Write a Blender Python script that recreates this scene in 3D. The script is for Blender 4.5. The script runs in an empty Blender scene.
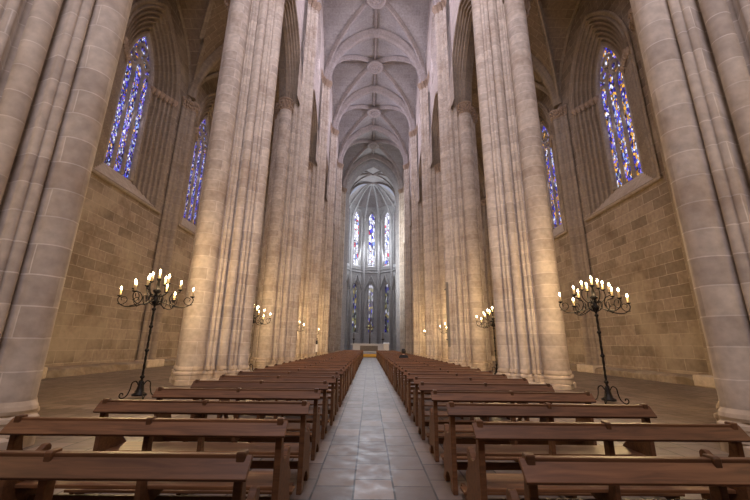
import bpy, math, random
from mathutils import Matrix, Vector
random.seed(7)
C = bpy.context.scene.collection
PI = math.pi

# ------------------------------------------------------------------ mesh builder
class MB:
    def __init__(self): self.v=[]; self.f=[]; self.uv=[]; self.sm=[]
    def add(self, vs, fs, uvs=None, smooth=False):
        b=len(self.v); self.v+=[tuple(p) for p in vs]
        for i,f in enumerate(fs):
            self.f.append(tuple(b+k for k in f)); self.sm.append(smooth)
            self.uv.append(uvs[i] if uvs else None)
        return self
    def box(self, x0,x1,y0,y1,z0,z1):
        v=[(x,y,z) for z in (z0,z1) for y in (y0,y1) for x in (x0,x1)]
        return self.add(v,[(0,2,3,1),(4,5,7,6),(0,1,5,4),(2,6,7,3),(0,4,6,2),(1,3,7,5)])
    def grid(self, rows, closed=False, smooth=True, flip=False, u0=0.0, v0=0.0):
        # rows[i][j] -> point; closed wraps j.  u runs along j, v along i
        n=len(rows); m=len(rows[0]); vs=[p for r in rows for p in r]
        mid=rows[n//2]; us=[u0]
        for j in range(m):
            a=mid[j]; c=mid[(j+1)%m]; us.append(us[-1]+math.dist(a,c))
        vv=[v0]
        k=m//3
        for i in range(n-1): vv.append(vv[-1]+math.dist(rows[i][k],rows[i+1][k]))
        fs=[];uvs=[]
        for i in range(n-1):
            for j in range(m if closed else m-1):
                j2=(j+1)%m
                f=[i*m+j,i*m+j2,(i+1)*m+j2,(i+1)*m+j]
                u=[(us[j],vv[i]),(us[j+1],vv[i]),(us[j+1],vv[i+1]),(us[j],vv[i+1])]
                if flip: f.reverse(); u.reverse()
                fs.append(tuple(f)); uvs.append(u)
        return self.add(vs,fs,uvs,smooth)
    def tube(self, pts, r, n=8, cap=True):
        pts=[Vector(p) for p in pts]; rows=[]
        rr=r if isinstance(r,(list,tuple)) else [r]*len(pts)
        t0=(pts[1]-pts[0]).normalized()
        up=Vector((0,0,1)) if abs(t0.z)<.9 else Vector((1,0,0))
        nrm=(up-t0*up.dot(t0)).normalized()
        for i,p in enumerate(pts):
            t=(pts[min(i+1,len(pts)-1)]-pts[max(i-1,0)]).normalized()
            nrm=(nrm-t*nrm.dot(t)).normalized(); b=t.cross(nrm)
            rows.append([tuple(p+nrm*(rr[i]*math.cos(a))+b*(rr[i]*math.sin(a))) for a in [2*PI*k/n for k in range(n)]])
        b0=len(self.v); self.grid(rows,closed=True)
        if cap:
            L=len(pts)
            self.f.append(tuple(b0+k for k in reversed(range(n)))); self.sm.append(False); self.uv.append(None)
            self.f.append(tuple(b0+(L-1)*n+k for k in range(n))); self.sm.append(False); self.uv.append(None)
        return self
    def lathe(self, prof, c=(0,0,0), n=12, smooth=True):
        rows=[[(c[0]+r*math.cos(2*PI*k/n),c[1]+r*math.sin(2*PI*k/n),c[2]+z) for k in range(n)] for r,z in prof]
        return self.grid(rows,closed=True,smooth=smooth)
    def prism_x(self, out, x0, x1):       # outline in (y,z) extruded along x
        n=len(out); vs=[(x0,y,z) for y,z in out]+[(x1,y,z) for y,z in out]
        fs=[tuple(reversed(range(n))),tuple(range(n,2*n))]+[(i,(i+1)%n,n+(i+1)%n,n+i) for i in range(n)]
        return self.add(vs,fs)
    def build(self, name, mat, parent=None, bevel=0):
        me=bpy.data.meshes.new(name); me.from_pydata(self.v,[],self.f)
        uvl=me.uv_layers.new(name='UVMap'); me.polygons.foreach_set('use_smooth',self.sm)
        for p in me.polygons:
            u=self.uv[p.index]
            if u is None:
                nx,ny,nz=[abs(c) for c in p.normal]
                for li in p.loop_indices:
                    x,y,z=self.v[me.loops[li].vertex_index]
                    uvl.data[li].uv=(x,y) if nz>=max(nx,ny) else ((y,z) if nx>=ny else (x,z))
            else:
                for q,li in enumerate(p.loop_indices): uvl.data[li].uv=u[q]
        me.materials.append(mat)
        o=bpy.data.objects.new(name,me); C.objects.link(o)
        if parent: o.parent=parent
        if bevel:
            m=o.modifiers.new('Bevel','BEVEL'); m.width=bevel; m.segments=2; m.limit_method='ANGLE'
        return o

def tag(o,label,cat,group=None,kind=None):
    if label: o['label']=label
    if cat: o['category']=cat
    if group: o['group']=group
    if kind: o['kind']=kind
    return o
def struct(name,mb,mat):
    o=mb.build(name,mat); o['kind']='structure'; return o
def thing(name,label,cat,loc=(0,0,0),group=None):
    o=bpy.data.objects.new(name,None); C.objects.link(o); o.location=loc
    o.empty_display_size=.2
    return tag(o,label,cat,group)
def dup(root,loc,rotz=0,label=None):
    r=root.copy(); C.objects.link(r); r.location=loc; r.rotation_euler=(0,0,rotz)
    if label: r['label']=label
    for ch in list(root.children):
        c=ch.copy(); C.objects.link(c); c.parent=r
        for g in ch.children:
            d=g.copy(); C.objects.link(d); d.parent=c
    return r

# ------------------------------------------------------------------ materials
def nodes(name):
    m=bpy.data.materials.new(name); m.use_nodes=True
    nt=m.node_tree; return m,nt,nt.nodes['Principled BSDF']
def N(nt,t,**kw):
    n=nt.nodes.new(t)
    for k,v in kw.items(): setattr(n,k,v)
    return n
def mixc(nt,fac,a,b,mode='MIX'):
    n=N(nt,'ShaderNodeMix',data_type='RGBA',blend_type=mode)
    for s,val in ((n.inputs['Factor'],fac),(n.inputs['A'],a),(n.inputs['B'],b)):
        if hasattr(val,'links'): nt.links.new(val,s)
        else: s.default_value=val
    return n.outputs['Result']
def rgba(c): return (c[0],c[1],c[2],1)
def plain(name,col,rough=.6,metal=0,noise=0,scale=8,spec=.4):
    m,nt,b=nodes(name)
    b.inputs['Base Color'].default_value=rgba(col); b.inputs['Roughness'].default_value=rough
    b.inputs['Metallic'].default_value=metal; b.inputs['Specular IOR Level'].default_value=spec
    tc=N(nt,'ShaderNodeTexCoord'); no=N(nt,'ShaderNodeTexNoise'); no.inputs['Scale'].default_value=scale
    no.inputs['Detail'].default_value=4
    nt.links.new(tc.outputs['Object'],no.inputs['Vector'])
    c=mixc(nt,no.outputs['Fac'],rgba([x*(1-noise) for x in col]),rgba([min(1,x*(1+noise)) for x in col]))
    nt.links.new(c,b.inputs['Base Color'])
    return m
def stone(name,c1,c2,mortar,bw,rh,ms,rough=.85,stain=(.30,.19,.10),stain_amt=.35,bump=.25,offset=.5,swap=False,spec=.25,spots=None,msmooth=.1,warp=.05):
    m,nt,b=nodes(name); L=nt.links
    uv=N(nt,'ShaderNodeUVMap'); 
    vec=uv.outputs['UV']
    # slightly warp the joints
    nw=N(nt,'ShaderNodeTexNoise'); nw.inputs['Scale'].default_value=1.1
    L.new(vec,nw.inputs['Vector'])
    wm=N(nt,'ShaderNodeVectorMath',operation='MULTIPLY_ADD'); L.new(nw.outputs['Color'],wm.inputs[0])
    wm.inputs[1].default_value=(warp,warp,0); L.new(vec,wm.inputs[2]); vec=wm.outputs[0]
    if swap:
        mp=N(nt,'ShaderNodeMapping'); mp.inputs['Rotation'].default_value=(0,0,PI/2); L.new(vec,mp.inputs['Vector']); 
        mp.inputs['Location'].default_value=(0,swap,0)
        vec=mp.outputs['Vector']
    br=N(nt,'ShaderNodeTexBrick',offset=offset); L.new(vec,br.inputs['Vector'])
    br.inputs['Color1'].default_value=rgba(c1); br.inputs['Color2'].default_value=rgba(c2); br.inputs['Mortar'].default_value=rgba(mortar)
    br.inputs['Scale'].default_value=1; br.inputs['Brick Width'].default_value=bw; br.inputs['Row Height'].default_value=rh
    br.inputs['Mortar Size'].default_value=ms; br.inputs['Mortar Smooth'].default_value=msmooth; br.inputs['Bias'].default_value=0
    tc=N(nt,'ShaderNodeTexCoord')
    n1=N(nt,'ShaderNodeTexNoise'); n1.inputs['Scale'].default_value=.7; n1.inputs['Detail'].default_value=8; n1.inputs['Roughness'].default_value=.62
    L.new(tc.outputs['Object'],n1.inputs['Vector'])
    r1=N(nt,'ShaderNodeMapRange'); r1.inputs['From Min'].default_value=.48; r1.inputs['From Max'].default_value=.72; r1.inputs['To Max'].default_value=stain_amt
    L.new(n1.outputs['Fac'],r1.inputs['Value'])
    c=mixc(nt,r1.outputs['Result'],br.outputs['Color'],rgba(stain))
    n2=N(nt,'ShaderNodeTexNoise'); n2.inputs['Scale'].default_value=6; n2.inputs['Detail'].default_value=6
    L.new(tc.outputs['Object'],n2.inputs['Vector'])
    r2=N(nt,'ShaderNodeMapRange'); r2.inputs['From Min'].default_value=.3; r2.inputs['From Max'].default_value=.7; r2.inputs['To Min'].default_value=.82; r2.inputs['To Max'].default_value=1.12
    L.new(n2.outputs['Fac'],r2.inputs['Value'])
    c=mixc(nt,1.0,c,r2.outputs['Result'],'MULTIPLY')
    if spots:
        n3=N(nt,'ShaderNodeTexNoise'); n3.inputs['Scale'].default_value=.45; n3.inputs['Detail'].default_value=5
        L.new(tc.outputs['Object'],n3.inputs['Vector'])
        r3=N(nt,'ShaderNodeMapRange'); r3.inputs['From Min'].default_value=.52; r3.inputs['From Max'].default_value=.66; r3.inputs['To Max'].default_value=.6
        L.new(n3.outputs['Fac'],r3.inputs['Value']); c=mixc(nt,r3.outputs['Result'],c,rgba(spots))
    L.new(c,b.inputs['Base Color'])
    b.inputs['Specular IOR Level'].default_value=spec
    rr=N(nt,'ShaderNodeMapRange'); rr.inputs['From Min'].default_value=.3; rr.inputs['From Max'].default_value=.7
    rr.inputs['To Min'].default_value=rough-.08; rr.inputs['To Max'].default_value=min(1,rough+.08)
    L.new(n2.outputs['Fac'],rr.inputs['Value']); L.new(rr.outputs['Result'],b.inputs['Roughness'])
    bp=N(nt,'ShaderNodeBump'); bp.inputs['Strength'].default_value=bump; bp.inputs['Distance'].default_value=.02
    ad=N(nt,'ShaderNodeMath',operation='MULTIPLY_ADD'); L.new(br.outputs['Fac'],ad.inputs[0]); ad.inputs[1].default_value=-1.0; L.new(n2.outputs['Fac'],ad.inputs[2])
    L.new(ad.outputs[0],bp.inputs['Height']); L.new(bp.outputs['Normal'],b.inputs['Normal'])
    return m

M={}
M['pier']=stone('pier_stone',(.58,.50,.41),(.44,.37,.305),(.67,.60,.52),2.3,.43,.009,stain=(.30,.21,.14),stain_amt=.65,bump=.35)
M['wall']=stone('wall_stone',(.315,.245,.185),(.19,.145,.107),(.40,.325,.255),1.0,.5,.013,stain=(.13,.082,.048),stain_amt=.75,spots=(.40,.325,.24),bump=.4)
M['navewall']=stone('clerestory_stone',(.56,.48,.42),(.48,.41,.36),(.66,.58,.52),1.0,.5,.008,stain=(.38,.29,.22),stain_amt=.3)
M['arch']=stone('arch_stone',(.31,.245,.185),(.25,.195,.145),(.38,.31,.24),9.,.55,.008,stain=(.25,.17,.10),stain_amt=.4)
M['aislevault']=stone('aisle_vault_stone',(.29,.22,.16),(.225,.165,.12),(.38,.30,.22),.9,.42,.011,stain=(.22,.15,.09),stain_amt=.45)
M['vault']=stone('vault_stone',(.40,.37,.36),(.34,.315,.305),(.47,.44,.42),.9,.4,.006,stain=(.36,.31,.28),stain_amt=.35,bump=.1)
M['rib']=stone('rib_stone',(.36,.31,.285),(.30,.26,.24),(.44,.39,.35),9.,.6,.008,stain=(.30,.24,.20),stain_amt=.3)
M['apse']=stone('apse_stone',(.50,.49,.48),(.44,.43,.43),(.58,.57,.56),.9,.45,.006,stain=(.36,.34,.32),stain_amt=.3)
M['capital']=plain('carved_stone',(.34,.25,.18),.9,0,.4,9)
M['base']=stone('base_stone',(.56,.46,.35),(.46,.37,.27),(.6,.52,.42),1.4,.9,.01,stain=(.32,.22,.13),stain_amt=.5)
M['ledge']=stone('ledge_stone',(.30,.23,.165),(.20,.15,.105),(.30,.21,.14),1.3,1.0,.015,stain=(.45,.40,.33),stain_amt=.7,bump=.6)
M['floor']=stone('floor_slabs',(.235,.178,.143),(.112,.082,.065),(.022,.014,.010),.50,.387,.010,rough=.42,stain=(.085,.058,.042),stain_amt=.7,bump=.22,offset=.37,swap=.315,spec=.45,msmooth=.08,warp=.022)
M['iron']=plain('wrought_iron',(.018,.016,.015),.45,.6,.2,20)
M['wax']=plain('candle_sleeve',(.85,.66,.36),.5,0,.05,10)
M['marble']=plain('altar_marble',(.72,.70,.66),.4,0,.08,3)
M['carving']=plain('carved_dark_stone',(.20,.17,.14),.8,0,.4,6)
M['gold']=plain('ochre_carpet',(.55,.33,.07),.9,0,.12,14)
M['black']=plain('black_cloth',(.012,.012,.014),.8,0,.2,30)
M['hair']=plain('dark_hair',(.018,.012,.010),.55,0,.3,60)
M['skin']=plain('skin',(.50,.30,.21),.55,0,.05,20)
M['column_grey']=plain('grey_housing',(.20,.18,.16),.5,0,.05,20)
M['front_strip']=plain('column_front',(.15,.135,.12),.7,.1,.1,80)
M['bronze']=plain('dark_bronze',(.05,.04,.03),.4,.7,.2,20)

def wood(name,c1,c2):
    m,nt,b=nodes(name); L=nt.links
    tc=N(nt,'ShaderNodeTexCoord'); mp=N(nt,'ShaderNodeMapping'); mp.inputs['Scale'].default_value=(1.2,14,14)
    oi=N(nt,'ShaderNodeObjectInfo')
    av=N(nt,'ShaderNodeVectorMath',operation='MULTIPLY_ADD'); L.new(oi.outputs['Random'],av.inputs[0]); av.inputs[1].default_value=(17,17,17); L.new(tc.outputs['Object'],av.inputs[2])
    L.new(av.outputs[0],mp.inputs['Vector'])
    no=N(nt,'ShaderNodeTexNoise'); no.inputs['Scale'].default_value=2.2; no.inputs['Detail'].default_value=7; no.inputs['Distortion'].default_value=.7
    L.new(mp.outputs['Vector'],no.inputs['Vector'])
    r=N(nt,'ShaderNodeMapRange'); r.inputs['From Min'].default_value=.3; r.inputs['From Max'].default_value=.7; L.new(no.outputs['Fac'],r.inputs['Value'])
    c=mixc(nt,r.outputs['Result'],rgba(c1),rgba(c2))
    r2=N(nt,'ShaderNodeMapRange'); r2.inputs['To Min'].default_value=.72; r2.inputs['To Max'].default_value=1.25; L.new(oi.outputs['Random'],r2.inputs['Value'])
    c=mixc(nt,1.0,c,r2.outputs['Result'],'MULTIPLY'); L.new(c,b.inputs['Base Color'])
    b.inputs['Roughness'].default_value=.46; b.inputs['Specular IOR Level'].default_value=.3
    bp=N(nt,'ShaderNodeBump'); bp.inputs['Strength'].default_value=.12; bp.inputs['Distance'].default_value=.01
    L.new(no.outputs['Fac'],bp.inputs['Height']); L.new(bp.outputs['Normal'],b.inputs['Normal'])
    return m
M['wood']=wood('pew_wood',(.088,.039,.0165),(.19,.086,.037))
M['wood_dark']=wood('pew_wood_dark_grain',(.075,.034,.015),(.15,.068,.030))  # darker wood tone for end panels, supports and stretchers

def glass(name,cols,scale,strength,dark=.35,lattice=0):
    """leaded stained glass lit from outside: coloured cells, dark leads"""
    m,nt,b=nodes(name); L=nt.links
    uv=N(nt,'ShaderNodeUVMap'); mp=N(nt,'ShaderNodeMapping'); mp.inputs['Scale'].default_value=(scale,scale*.62,1); L.new(uv.outputs['UV'],mp.inputs['Vector'])
    vo=N(nt,'ShaderNodeTexVoronoi'); vo.inputs['Scale'].default_value=1; L.new(mp.outputs['Vector'],vo.inputs['Vector'])
    ed=N(nt,'ShaderNodeTexVoronoi',feature='DISTANCE_TO_EDGE'); ed.inputs['Scale'].default_value=1; L.new(mp.outputs['Vector'],ed.inputs['Vector'])
    sp=N(nt,'ShaderNodeSeparateColor'); L.new(vo.outputs['Color'],sp.inputs['Color'])
    cr=N(nt,'ShaderNodeValToRGB'); cr.color_ramp.interpolation='CONSTANT'
    el=cr.color_ramp.elements
    while len(el)<len(cols): el.new(.5)
    for i,c in enumerate(cols): el[i].position=i/len(cols); el[i].color=rgba(c)
    L.new(sp.outputs['Red'],cr.inputs['Fac'])
    e=N(nt,'ShaderNodeMapRange'); e.inputs['From Min'].default_value=.03; e.inputs['From Max'].default_value=.07; L.new(ed.outputs['Distance'],e.inputs['Value'])
    br=N(nt,'ShaderNodeMapRange'); br.inputs['To Min'].default_value=dark; br.inputs['To Max'].default_value=1.3; L.new(sp.outputs['Green'],br.inputs['Value'])
    mu=N(nt,'ShaderNodeMath',operation='MULTIPLY'); L.new(e.outputs['Result'],mu.inputs[0]); L.new(br.outputs['Result'],mu.inputs[1])
    mu2=N(nt,'ShaderNodeMath',operation='MULTIPLY'); L.new(mu.outputs[0],mu2.inputs[0]); mu2.inputs[1].default_value=strength
    b.inputs['Base Color'].default_value=(.02,.02,.025,1); b.inputs['Roughness'].default_value=.25
    L.new(cr.outputs['Color'],b.inputs['Emission Color']); L.new(mu2.outputs[0],b.inputs['Emission Strength'])
    return m
BL=(.07,.06,.62); PU=(.26,.17,.75); WH=(.85,.85,1.0); AM=(.85,.42,.06); LB=(.25,.38,.95); DK=(.03,.02,.06); RD=(.65,.06,.12)
M['glass_left']=glass('stained_glass_blue',[BL,PU,WH,LB,DK,BL,PU,AM,WH,DK,BL],12,1.25,.1)
M['glass_right']=glass('stained_glass_blue_gold',[BL,AM,WH,BL,AM,PU,BL,AM,LB,WH,DK,BL],9,1.3,.15)
M['glass_apse']=glass('stained_glass_pale',[WH,WH,WH,LB,WH,WH,RD,WH,WH,BL,WH,WH],2.4,1.6,.55)
M['glass_apse_low']=glass('stained_glass_olive',[(.55,.5,.2),WH,DK,(.3,.35,.3),BL,(.7,.55,.2),DK,WH],2.6,.6,.2)
M['glass_clear']=glass('pale_leaded_glass',[WH,(.8,.8,1),(.9,.85,1),WH],3.,1.1,.7)

# ------------------------------------------------------------------ dimensions
PX=6.32; Y0=5.15; B=8.8                      # pier axis, first pier, bay length
PYS=[Y0+B*k for k in range(-1,7)]           # -3.95 ... 58.0
AB=7.75; AYS=[13.2+AB*k for k in range(-2,6)]; WCY=[9.35+AB*k for k in range(4)]   # aisle bays, window centres
NW=5.42; AW=7.0                            # nave face / aisle face of the arcade wall
WX=12.8                                     # aisle wall
SPN,APN=28.0,34.9                           # nave vault springing / crown
SPA,APA=17.0,22.7                           # aisle vault
ARC=17.9                                    # arcade springing
def cfit(hw,rise): return (rise*rise-hw*hw)/(2*hw)
def pz(d,hw,c): 
    d=min(abs(d),hw); return math.sqrt(max(0,(hw+c)**2-(d+c)**2))
HN=NW; CT=cfit(HN,APN-SPN); CL=cfit(B/2,APN-SPN)
def nave_z(x,yy): return SPN+max(pz(x,HN,CT),pz(yy,B/2,CL))
AC=(AW+WX)/2; AH=(WX-AW)/2; CAT=cfit(AH,APA-SPA); CAL=cfit(AB/2,APA-SPA)
def aisle_z(dx,yy):   # dx<0: half next to the arcade
    if dx<0: return APA+min(.9,-dx*.35)
    return SPA+max(pz(dx,AH,CAT),pz(yy,AB/2,CAL))
def aisle_top(y):
    q=(y-AYS[0])%AB-AB/2; return SPA+pz(q,AB/2,CAL)

# ------------------------------------------------------------------ generic arch sweeps
def arch_paths(w,c,spring,z0,nj=5,na=14):
    """half-width w pointed arch as list of (s,z) from left foot over apex to right foot"""
    tm=math.acos(c/(w+c)); R=w+c; pts=[]
    for i in range(na+1):
        t=tm*i/na; pts.append((-c+R*math.cos(t),spring+R*math.sin(t)))
    jam=[(w,z0+(spring-z0)*i/nj) for i in range(nj)] if z0<spring-1e-4 else []
    half=jam+pts
    return [(-s,z) for s,z in half]+[(s,z) for s,z in reversed(half[:-1])]
def moulded(mb,prof,c,spring,z0,mp,flip=False):
    """prof: [(depth,w)] ; mp(s,z,depth)->xyz"""
    rows=[arch_paths(w,c,spring,z0) for d,w in prof]
    n=len(rows[0])
    g=[[mp(rows[j][i][0],rows[j][i][1],prof[j][0]) for j in range(len(prof))] for i in range(n)]
    mb.grid(g,smooth=True,flip=flip)
def roll_profile(d0,w0,d1,w1,n,r):
    """stepped splay from (d0,w0) to (d1,w1) made of n roll mouldings with hollows"""
    out=[(d0,w0)]
    dx=d1-d0; dw=w1-w0; L=math.hypot(dx,dw); tx,tw=dx/L,dw/L
    nx,nw=tw,-tx
    if nw*1>0 : pass
    # normal pointing into the opening / toward the viewer side (smaller w)
    if nw>0: nx,nw=-nx,-nw
    for k in range(n):
        a0=(k+.08)/n*L; a1=(k+.92)/n*L
        for q in range(9):
            th=PI*q/8; a=(a0+a1)/2-(a1-a0)/2*math.cos(th)*.62; h=r*math.sin(th)
            out.append((d0+tx*a+nx*h,w0+tw*a+nw*h))
        a=(k+1)/n*L
        if k<n-1: out.append((d0+tx*a-nx*r*.6,w0+tw*a-nw*r*.6))
    out.append((d1,w1)); return out
def wall_panel(mb,mp,s0,s1,zbot,ztop,openings,n=36,flip=False):
    """flat wall between s0..s1; zbot/ztop functions of s; openings [(lo(s),hi(s),w,centre)]"""
    ss=set(s0+(s1-s0)*i/n for i in range(n+1))
    for lo,hi,w,c0 in openings:
        for e in (-w,w):
            if s0<c0+e<s1: ss.add(c0+e)
    ss=sorted(ss)
    for a,b in zip(ss[:-1],ss[1:]):
        if b-a<1e-5: continue
        m=(a+b)/2; segs=[]
        ca=[zbot(a)];cb=[zbot(b)]
        for lo,hi,w,c0 in sorted(openings,key=lambda o:o[0](o[3])):
            if abs(m-c0)<w:
                ca+= [lo(a),hi(a)]; cb+=[lo(b),hi(b)]
        ca.append(ztop(a)); cb.append(ztop(b))
        for i in range(0,len(ca),2):
            if ca[i+1]-ca[i]<1e-4 and cb[i+1]-cb[i]<1e-4: continue
            v=[mp(a,ca[i]),mp(b,cb[i]),mp(b,cb[i+1]),mp(a,ca[i+1])]
            u=[(a,ca[i]),(b,cb[i]),(b,cb[i+1]),(a,ca[i+1])]
            f=(0,1,2,3)
            if flip: f=(3,2,1,0); u=u[::-1]
            mb.add(v,[f],[u])
def opening(z0,spring,w,c,c0=0):
    return (lambda s:z0, lambda s:spring+pz(s-c0,w,c), w, c0)

# ------------------------------------------------------------------ floor
mb=MB(); mb.add([(-13.6,-7,0),(13.6,-7,0),(13.6,74,0),(-13.6,74,0)],[(0,1,2,3)])
struct('floor',mb,M['floor'])

# ------------------------------------------------------------------ nave vault
mb=MB(); rib=MB()
def rib_sweep(mb,pts,prof,side):
    """sweep a small rib profile (lateral,drop) under a 3-D curve; side = lateral unit vector (horizontal)"""
    rows=[]
    for i,p in enumerate(pts):
        a=pts[max(i-1,0)]; b=pts[min(i+1,len(pts)-1)]
        t=(Vector(b)-Vector(a)).normalized(); s=Vector(side); n=t.cross(s).normalized()
        if n.z>0 or (abs(n.z)<.2 and n.dot(Vector((-p[0],0,-1)))<0): n=-n
        rows.append([tuple(Vector(p)+s*l+n*d) for l,d in prof])
    mb.grid(rows,smooth=True)
def rprof(w,d): return [(-w,0),(-w,d*.45),(-w*.6,d*.5),(-w*.62,d*.72),(-w*.4,d*.95),(0,d),(w*.4,d*.95),(w*.62,d*.72),(w*.6,d*.5),(w,d*.45),(w,0)]
for k in range(len(PYS)-1):
    yc=(PYS[k]+PYS[k+1])/2; n=28
    rows=[[(-HN+2*HN*j/n, yc-B/2+B*i/n, nave_z(-HN+2*HN*j/n,-B/2+B*i/n)) for j in range(n+1)] for i in range(n+1)]
    mb.grid(rows,smooth=False)
    # diagonals and ridges
    for sg in (1,-1):
        L=math.hypot(HN,B/2)
        pts=[]
        for i in range(41):
            x=-HN*.985+2*HN*.985*i/40; pts.append((x,yc+sg*x/HN*B/2,SPN+pz(x,HN,CT)))
        rib_sweep(rib,pts,rprof(.22,.46),(-sg*(B/2)/L,HN/L,0))
    rib_sweep(rib,[(0,yc-B/2+B*i/8,APN) for i in range(9)],rprof(.19,.36),(1,0,0))
    rib_sweep(rib,[(-HN+2*HN*i/8,yc,APN) for i in range(9)],rprof(.19,.36),(0,1,0))
    for sx in (1,-1):
        rib_sweep(rib,[(sx*HN,yc-B/2+B*i/24,SPN+pz(-B/2+B*i/24,B/2,CL)) for i in range(25)],rprof(.14,.22),(1,0,0))
struct('ceiling',mb,M['vault'])
trim=1
struct('trim_%d'%trim,rib,M['rib']); trim+=1
mb=MB()
for y in PYS:
    pts=[(x,y,z) for x,z in arch_paths(HN-.02,CT,SPN,SPN,na=20)]
    rib_sweep(mb,pts,rprof(.52,.72),(0,1,0))
struct('trim_%d'%trim,mb,M['rib']); trim+=1

# bosses on the nave crown
ordw=['nearest','second','third','fourth','fifth','sixth','seventh','eighth','ninth','tenth','eleventh','twelfth','thirteenth','fourteenth','fifteenth','sixteenth','seventeenth','eighteenth','nineteenth','twentieth']
bi=0
for k in range(2,len(PYS)-1):
    yc=(PYS[k]+PYS[k+1])/2
    t=thing('ceiling_boss','round carved stone boss at the rib crossing, %s along the nave vault'%ordw[bi],'ceiling boss',(0,yc,APN-.78),'bosses along the nave vault'); bi+=1
    m1=MB(); m1.lathe([(.0,-.16),(.62,-.16),(.66,-.10),(.80,-.10),(.84,-.18),(.96,-.18),(1.02,-.07),(1.0,.10),(.8,.3),(.5,.6)],n=24); m1.build('boss_disc',M['rib'],t)
    m2=MB()
    for q in range(8):
        a=2*PI*q/8; m2.lathe([(0,-.11),(.11,-.08),(.16,0),(.14,.05)],(.42*math.cos(a),.42*math.sin(a),-.17),8)
    m2.lathe([(0,-.13),(.12,-.1),(.17,0),(.15,.05)],(0,0,-.1),12)
    m2.build('carved_rosette',M['rib'],t)

# ------------------------------------------------------------------ piers
def pier_circles():
    cs=[(1.37,0,.25),(0,-1.05,.42),(0,1.05,.42),(-.74,0,.30)]
    for q in (-1,1):
        for x,y,r in ((1.255,.335,.066),(1.155,.425,.066),(.915,.63,.15),(.665,.84,.066),(.555,.93,.066),(-.70,.42,.09),(-.62,.60,.11),(-.52,.80,.09)): cs.append((x,q*y,r))
    return cs
PCIRC=pier_circles()
def radial(th,circs,core):
    c,s=math.cos(th),math.sin(th); best=core(th)
    for x,y,r in circs:
        b=x*c+y*s; q=r*r-(x*x+y*y-b*b)
        if q>=0:
            v=b+math.sqrt(q)
            best=max(best,v)
    return best
def core_d(th):   # diamond core a little inside the shafts
    c,s=abs(math.cos(th)),abs(math.sin(th)); a,bb=((1.667,1.404) if math.cos(th)>0 else (.86,1.30))
    return 1/(c/a+s/bb)-.20
NP=640
PROF=[]
for i in range(NP):
    th=2*PI*i/NP; r=radial(th,PCIRC,core_d); PROF.append((r*math.cos(th),r*math.sin(th),th))
def off(p,d):  # offset outward
    r=math.hypot(p[0],p[1]); return (p[0]*(1+d/r),p[1]*(1+d/r))
def smoothprof(k):
    n=len(PROF); out=[]
    rs=[math.hypot(p[0],p[1]) for p in PROF]
    for i in range(n):
        r=sum(rs[(i+j)%n] for j in range(-k,k+1))/(2*k+1); out.append((r*math.cos(PROF[i][2]),r*math.sin(PROF[i][2]),PROF[i][2]))
    return out
SP1=smoothprof(9)
def octo(a,b):  # plinth outline as radial polygon
    out=[]
    for i in range(NP):
        th=2*PI*i/NP; c,s=abs(math.cos(th)),abs(math.sin(th))
        r=min(a/max(c,1e-6),b/max(s,1e-6),(a+b)*.80/(c+s)); out.append((r*math.cos(th),r*math.sin(th),th))
    return out
def octo2():
    out=[]
    for i in range(NP):
        th=2*PI*i/NP; cc,c,s=math.cos(th),abs(math.cos(th)),abs(math.sin(th)); a=1.78 if cc>0 else 1.5
        r=min(a/max(c,1e-6),1.68/max(s,1e-6),2.62/(c+s)); out.append((r*math.cos(th),r*math.sin(th),th))
    return out
def ring(prof,d,z): return [off(p,d)+(z,) for p in prof]

def leafy(prof,zs,ds,amp,freq):
    rows=[]
    for z,d,a in zip(zs,ds,amp):
        row=[]
        for i,p in enumerate(prof):
            bump=a*(.55*math.sin(freq*p[2]+z*9)+.35*math.sin(freq*1.7*p[2]-z*13+1)+.3*math.sin(freq*.53*p[2]+z*5))
            g=min(1,max(0,(abs((p[2]+PI)%(2*PI)-PI)-1.02)/.10)); row.append(off(p,(d+bump)*g-.16*(1-g))+(z,))
        rows.append(row)
    return rows
protoP=thing('stone_pier','x','pier',(0,0,0),'clustered piers of the nave arcade')
m1=MB(); zs=[.55+ (ARC+.01-.55)*i/14 for i in range(15)]
m1.grid([ring(PROF,0,z) for z in zs],closed=True,smooth=True)
pm_shaft=m1.build('clustered_shafts',M['pier'],protoP)
m1=MB(); SP2=smoothprof(26)
rows=[ring(SP2,.17,0),ring(SP2,.17,.13),ring(SP2,.13,.16),ring(SP1,.10,.17),ring(SP1,.10,.30),ring(SP1,.12,.33),ring(SP1,.11,.38),ring(SP1,.06,.41),ring(PROF,.04,.43),ring(PROF,.055,.47),ring(PROF,.04,.52),ring(PROF,.0,.58)]
m1.grid(rows,closed=True,smooth=False); m1.build('base',M['base'],protoP)
m1=MB(); zc=ARC-.78
rows=leafy(SP1,[zc,zc+.06,zc+.12,zc+.22,zc+.34,zc+.46,zc+.58,zc+.64,zc+.70,zc+.78],[0,.07,.03,.06,.12,.17,.20,.16,.24,.24],[0,0,.02,.05,.07,.08,.05,0,0,0],46)
m1.grid(rows,closed=True,smooth=False)
m1.add([p for p in rows[-1]],[tuple(range(NP))])
acc=0; last=None; tier=0
for p in SP1:
    if abs(p[2] if p[2]<=PI else p[2]-2*PI)<1.10: last=p; continue
    if last is not None: acc+=math.hypot(p[0]-last[0],p[1]-last[1])
    last=p
    if acc>.115:
        acc=0; tier=1-tier; q=off(p,(.09,.19)[tier]+random.uniform(-.02,.03))
        m1.lathe([(0,-.10),(.07,-.06),(.085,.0),(.05,.07),(.02,.11),(0,.11)],(q[0],q[1],ARC-(.55,.25)[tier]+random.uniform(-.04,.04)),6)
m1.build('foliage_capital',M['capital'],protoP)
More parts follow.
